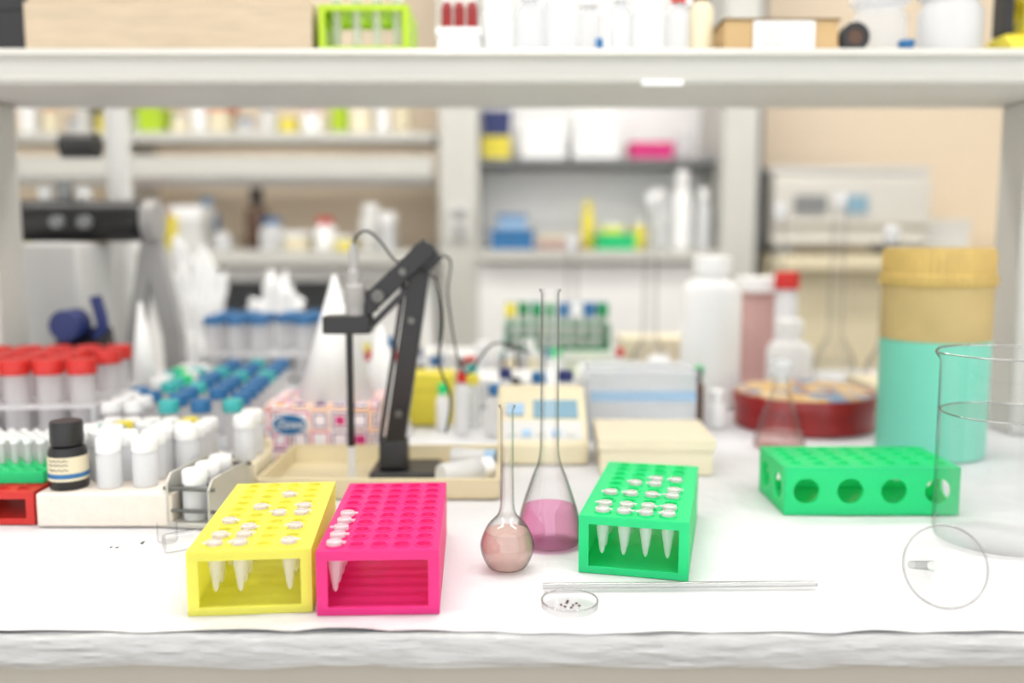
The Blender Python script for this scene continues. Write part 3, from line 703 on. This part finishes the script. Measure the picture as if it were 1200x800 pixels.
for t in range(1600):
    if cnt>=72: break
    x=r3.uniform(-.3,.40); y=r3.uniform(1.42,2.1); r=r3.uniform(.010,.02); h=r3.uniform(.04,.10)
    if any(x+r*1.35>a and x-r*1.35<b and y+r*1.35>c and y-r*1.35<d for a,b,c,d in occ): continue
    occ.append((x-r,x+r,y-r,y+r)); b_,c_,cn=kinds[cnt%10]
    bottle('small_bottle','small bottle with %s cap on the bench'%cn,(x,y,B),r,h,r*.6,.016,M[c_],M[b_]); cnt+=1
# ---------------------------------------------------------------- things on the shelf
Z=B+zt
o=G().box(-.675,-.277,1.315,1.43,0,.066).box(-.67,-.282,1.318,1.427,.066,.075).obj('wooden_board',M['wood'],bevel=.002); o.location=(0,0,Z); tag(o,'thick pale plywood board lying on the shelf','wooden board')
carton('dark_box','black storage box at the end of the shelf',(-.77,1.42,Z),.16,.14,.09,M['black'],M['black'])
rk=rack_mesh(4,4,.006,.125,.12,H=.062,r=.008).obj('tube_rack',M['lime']); rk.location=(-.205,1.315,Z); tag(rk,'lime green plastic tube rack on the shelf','test tube rack')
for k in range(4):
    ctube('centrifuge_tube','milky tube standing in the lime rack',(-.2475+.0285*k,1.345,Z+.0045),M['white'],r=.0065,h=.08,capr=.009,caph=.01,group='tubes in the lime rack')
carton('vial_box','small white box below dark red vials',(-.075,1.36,Z),.06,.07,.034,M['white'])
for k,dx in enumerate((-.018,0,.018)): bottle('reagent_vial','dark red vial standing on the white box',(-.075+dx,1.36,Z+.0345),.008,.05,.005,.012,M['white'],M['tin'],group='dark red vials')
sb=[(-.02,.020,.10,'white','white','milky bottle'),(.025,.020,.09,'clear','white','clear bottle'),(.07,.026,.11,'clear','white','wide clear bottle'),(.125,.008,.02,'dblue','blue','tiny blue-capped vial'),(.155,.016,.09,'clear','white','clear bottle with white cap'),(.195,.020,.10,'white','white','white bottle'),(.236,.014,.085,'clear','red','clear bottle with red cap'),(.27,.017,.09,'cream','brown','cream bottle with brown cap')]
for x,r,h,b,c,l in sb: bottle('reagent_bottle',l+' on the shelf',(x,1.36+R.uniform(-.01,.01),Z),r,h,r*.6,.018,M[c],M[b])
for k in range(7): bottle('reagent_bottle','milky bottle in the second shelf row',(-.03+.05*k,1.47,Z),.02,.11,.012,.02,M['white'],M['clear'],group='milky bottles in the second row')
cb=carton('cardboard_box','small kraft cardboard box with white label',(.375,1.365,Z),.16,.09,.045,M['cardb'],lid=.02)
G().box(-.04,.045,-.0475,-.0462,.004,.041).obj('paper_label',M['white'],cb)
g=G()
for k in range(4):
    pts=[( -.03+.006*i,-.048,.034-.008*k+.0015*math.sin(i*2.1+k)) for i in range(11-k)]
    g.tube(pts,.0006,5,3)
g.obj('handwriting',M['ink'],cb)
tp=emp('tape_roll','black tape roll leaning beside the cardboard box','tape roll',(.478,1.33,Z+.0205),rx=math.pi/2)
G().lathe([(.011,-.009),(.020,-.009),(.020,.009),(.011,.009)],32,closed=True).obj('tape',M['black'],tp); G().lathe([(0,-.008),(.0108,-.008),(.0108,.008),(0,.008)],32).obj('core',M['brown'],tp)
bottle('plastic_container','clear wide container with blue contents',(.535,1.385,Z),.038,.09,.034,.015,M['clear'],M['clear'],cat='container')
bottle('blue_cap_vial','small vial with blue cap',(.552,1.328,Z),.011,.014,.009,.008,M['blue'],M['blue'],cat='vial')
bottle('plastic_container','wide white plastic container',(.635,1.38,Z),.044,.10,.038,.015,M['white'],M['whitet'],cat='container')
yb=emp('tape_dispenser','yellow and black tape dispenser on the shelf','tape dispenser',(.735,1.37,Z))
G().prism([(-.04,0),(.05,0),(.05,.02),(.02,.03),(-.02,.03),(-.04,.015)],-.035,.06).obj('base',M['yellow'],yb,.003)
G().lathe([(.015,-.02),(.035,-.02),(.035,.02),(.015,.02)],32,Mx=Matrix.Translation((.012,0,.066))@Matrix.Rotation(math.pi/2,4,'Y'),closed=True).obj('tape',M['yellow'],yb); G().box(-.034,-.022,-.02,.02,.031,.1).obj('arm',M['black'],yb,.002)
# ---------------------------------------------------------------- far wall units
def unit(name,label,cat,boxes):
    e=emp(name,label,cat,(boxes[0][1][0],3.2,0))
    for nm,b,m in boxes:
        o=G().box(*b).obj(nm,M[m],e,.004); o.location=(-boxes[0][1][0],-3.2,0)
    return e
unit('shelving_unit','tall white framed laboratory shelving unit with open shelves','shelving unit',[
 ('post',(-.25,-.115,3.2,3.6,0,2.3),'shelf'),('post',(.72,.84,3.2,3.6,0,2.3),'shelf'),('side_strip',(.845,.885,3.3,3.6,1.0,2.3),'dgray'),
 ('upper_back_panel',(-.115,.72,3.58,3.6,1.5,2.3),'white'),('lower_back_panel',(-.115,.72,3.50,3.52,1.17,1.46),'white'),
 ('shelf_board',(-.115,.72,3.28,3.58,1.462,1.484),'dgray'),('shelf_board',(-.115,.72,3.15,3.58,1.125,1.165),'shelf'),
 ('cabinet',(-.115,.72,3.2,3.58,0,1.12),'white')])
sk=emp('wall_socket','gray double power socket on the frame','socket',(-.18,3.199,1.2))
G().box(-.035,.035,-.02,0,0,.12).obj('socket_plate',M['gray'],sk,.004)
for z in(.03,.085): G().lathe([(0,0),(.018,0),(.018,.003),(0,.003)],16,Mx=Matrix.Translation((0,-.0205,z))@Matrix.Rotation(math.pi/2,4,'X')).obj('outlet',M['dgray'],sk)
unit('wall_shelf','long gray-white wall shelf crowded with supplies','shelf',[
 ('shelf_board',(-2.6,-.27,3.28,3.54,1.54,1.575),'shelf'),('rail',(-2.6,-.27,3.2,3.24,1.41,1.485),'shelf'),('shelf_board',(-2.6,-.27,3.24,3.33,1.39,1.41),'gray'),
 ('post',(-1.42,-1.36,3.3,3.6,1.167,2.2),'shelf')])
unit('side_bench','white side counter with drawers along the wall','bench',[
 ('worktop',(-2.6,-.27,3.1,3.72,1.115,1.165),'shelf'),('apron',(-2.6,-.27,3.14,3.7,1.06,1.114),'gray'),('cabinet',(-2.6,-1.15,3.2,3.7,0,1.059),'white'),
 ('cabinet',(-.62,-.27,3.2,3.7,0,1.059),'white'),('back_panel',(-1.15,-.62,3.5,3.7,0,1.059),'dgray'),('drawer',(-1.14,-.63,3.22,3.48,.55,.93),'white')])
unit('side_bench','beige side counter along the wall','bench',[
 ('worktop',(.89,2.6,3.1,3.72,1.10,1.15),'cream'),('cabinet',(.89,2.6,3.2,3.7,0,1.099),'cream')])
inst=emp('lab_instrument','gray benchtop instrument with small dark displays','lab instrument',(1.17,3.35,1.151))
for x in(-.22,.22): G().box(x-.03,x+.03,-.12,.18,0,.028).obj('foot',M['dgray'],inst,.002)
G().prism([(-.13,.03),(.2,.03),(.2,.28),(-.11,.28),(-.15,.25),(-.15,.10),(-.13,.09)],-.27,.27).obj('housing',M['inst'],inst,.006)
G().box(-.28,.28,-.12,.22,.281,.30).obj('top_cover',M['gray'],inst,.004)
G().box(-.2,-.09,-.16,-.151,.14,.20).obj('display',M['dgray'],inst); G().box(-.03,.05,-.16,-.151,.14,.20).obj('display',M['lcd'],inst)
carton('white_device','small white device beside the instrument',(1.55,3.4,1.151),.16,.2,.12,M['gray'])
def many(lst,y,z):
    for kind,x,w,h,b,c,l in lst:
        if 'on the' not in l: l+=' on the far shelf'
        if kind=='b': bottle('reagent_bottle',l,(x,y+R.uniform(-.04,.04),z+.0005),w/2,h,w*.28,h*.2,M[c],M[b])
        else: carton('supply_box',l,(x,y+R.uniform(-.02,.02),z+.0005),w,.14,h,M[b],M[c])
many([('c',-.055,.10,.08,'yellow','yellow','yellow box'),('c',.50,.15,.06,'pink','pink','bright pink tray box'),('c',.11,.16,.14,'white','white','white carton'),('c',.30,.16,.17,'white','white','tall white carton'),('b',.62,.06,.12,'whitet','white','milky bottle')],3.40,1.484)
carton('navy_box','dark navy box stacked on the yellow box',(-.055,3.40,1.566),.1,.12,.09,M['dblue'],M['dblue'])
many([('c',.0,.15,.07,'blue','blue','blue plastic tube rack box'),('c',.165,.15,.05,'dpink','creaml','pink and cream box'),('c',.36,.13,.055,'grn','grn','green plastic box'),('b',.27,.045,.16,'yellow','yellow','yellow bottle'),('b',.45,.05,.10,'yellow','white','pale yellow bottle'),('b',.52,.07,.2,'whitet','white','tall milky bottle'),('b',.60,.07,.26,'white','white','tall white bottle'),('b',.67,.05,.2,'whitet','white','milky bottle')],3.27,1.165)
carton('supply_box','pale blue carton stacked on the blue box',(.0,3.27,1.2365),.1,.1,.05,M['blab'],M['blue'])
carton('supply_box','pale yellow carton stacked on the green box',(.35,3.27,1.2215),.08,.09,.035,M['yellow'],M['white'])
R2=random.Random(3); x=-1.75; i=0
cyc=[('white','white'),('cream','red'),('whitet','blue'),('gray','dgray'),('yellow','yellow'),('white','dpink'),('lime','lime'),('creaml','white')]
while x<-.42:
    b,c=cyc[i%8]; w=R2.uniform(.035,.09); h=R2.uniform(.05,.14)
    many([('b' if i%3 else 'c',x+w/2,min(w,.09) if i%3 else w,h,b,c,'%s on the wall shelf'%('small bottle' if i%3 else 'small carton'))],3.42,1.575)
    x+=w+.012;i+=1
x=-1.75
while x<-.42:
    b,c=[('white','white'),('whitet','blue'),('cream','white'),('white','red'),('yellow','white'),('gray','white'),('whitet','white')][i%7]; w=R2.uniform(.035,.09); h=R2.uniform(.04,.15)
    if not(x+w>-.94 and x<-.87) and not(x+w>-1.40-.04 and x<-1.35): many([('b' if i%2 else 'c',x+w/2,min(w,.09) if i%2 else w,h,b,c,'%s on the side counter'%('bottle' if i%2 else 'carton'))],3.21,1.165)
    x+=w+.010;i+=1
bottle('reagent_bottle','brown glass reagent bottle on the side counter',(-.905,3.3,1.1655),.04,.2,.018,.05,M['black'],M['brown'])
bottle('reagent_bottle','blue plastic bottle on the side counter',(-1.14,3.48,1.1655),.045,.18,.02,.04,M['blab'],M['blue'])
# ---------------------------------------------------------------- light, world, camera
w=bpy.data.worlds.new('w'); S.world=w; w.use_nodes=True
bg=w.node_tree.nodes['Background']; bg.inputs[0].default_value=(.975,.985,1,1); bg.inputs[1].default_value=1.85
cd=bpy.data.cameras.new('cam'); cam=bpy.data.objects.new('camera',cd); col.objects.link(cam)
cam.location=(0,0,B+.307); cam.rotation_euler=(math.radians(90-6.42),0,0)
cd.sensor_width=36; cd.lens=32.4; cd.clip_start=.05
cd.dof.use_dof=True; cd.dof.focus_distance=.84; cd.dof.aperture_fstop=1.8
S.camera=cam
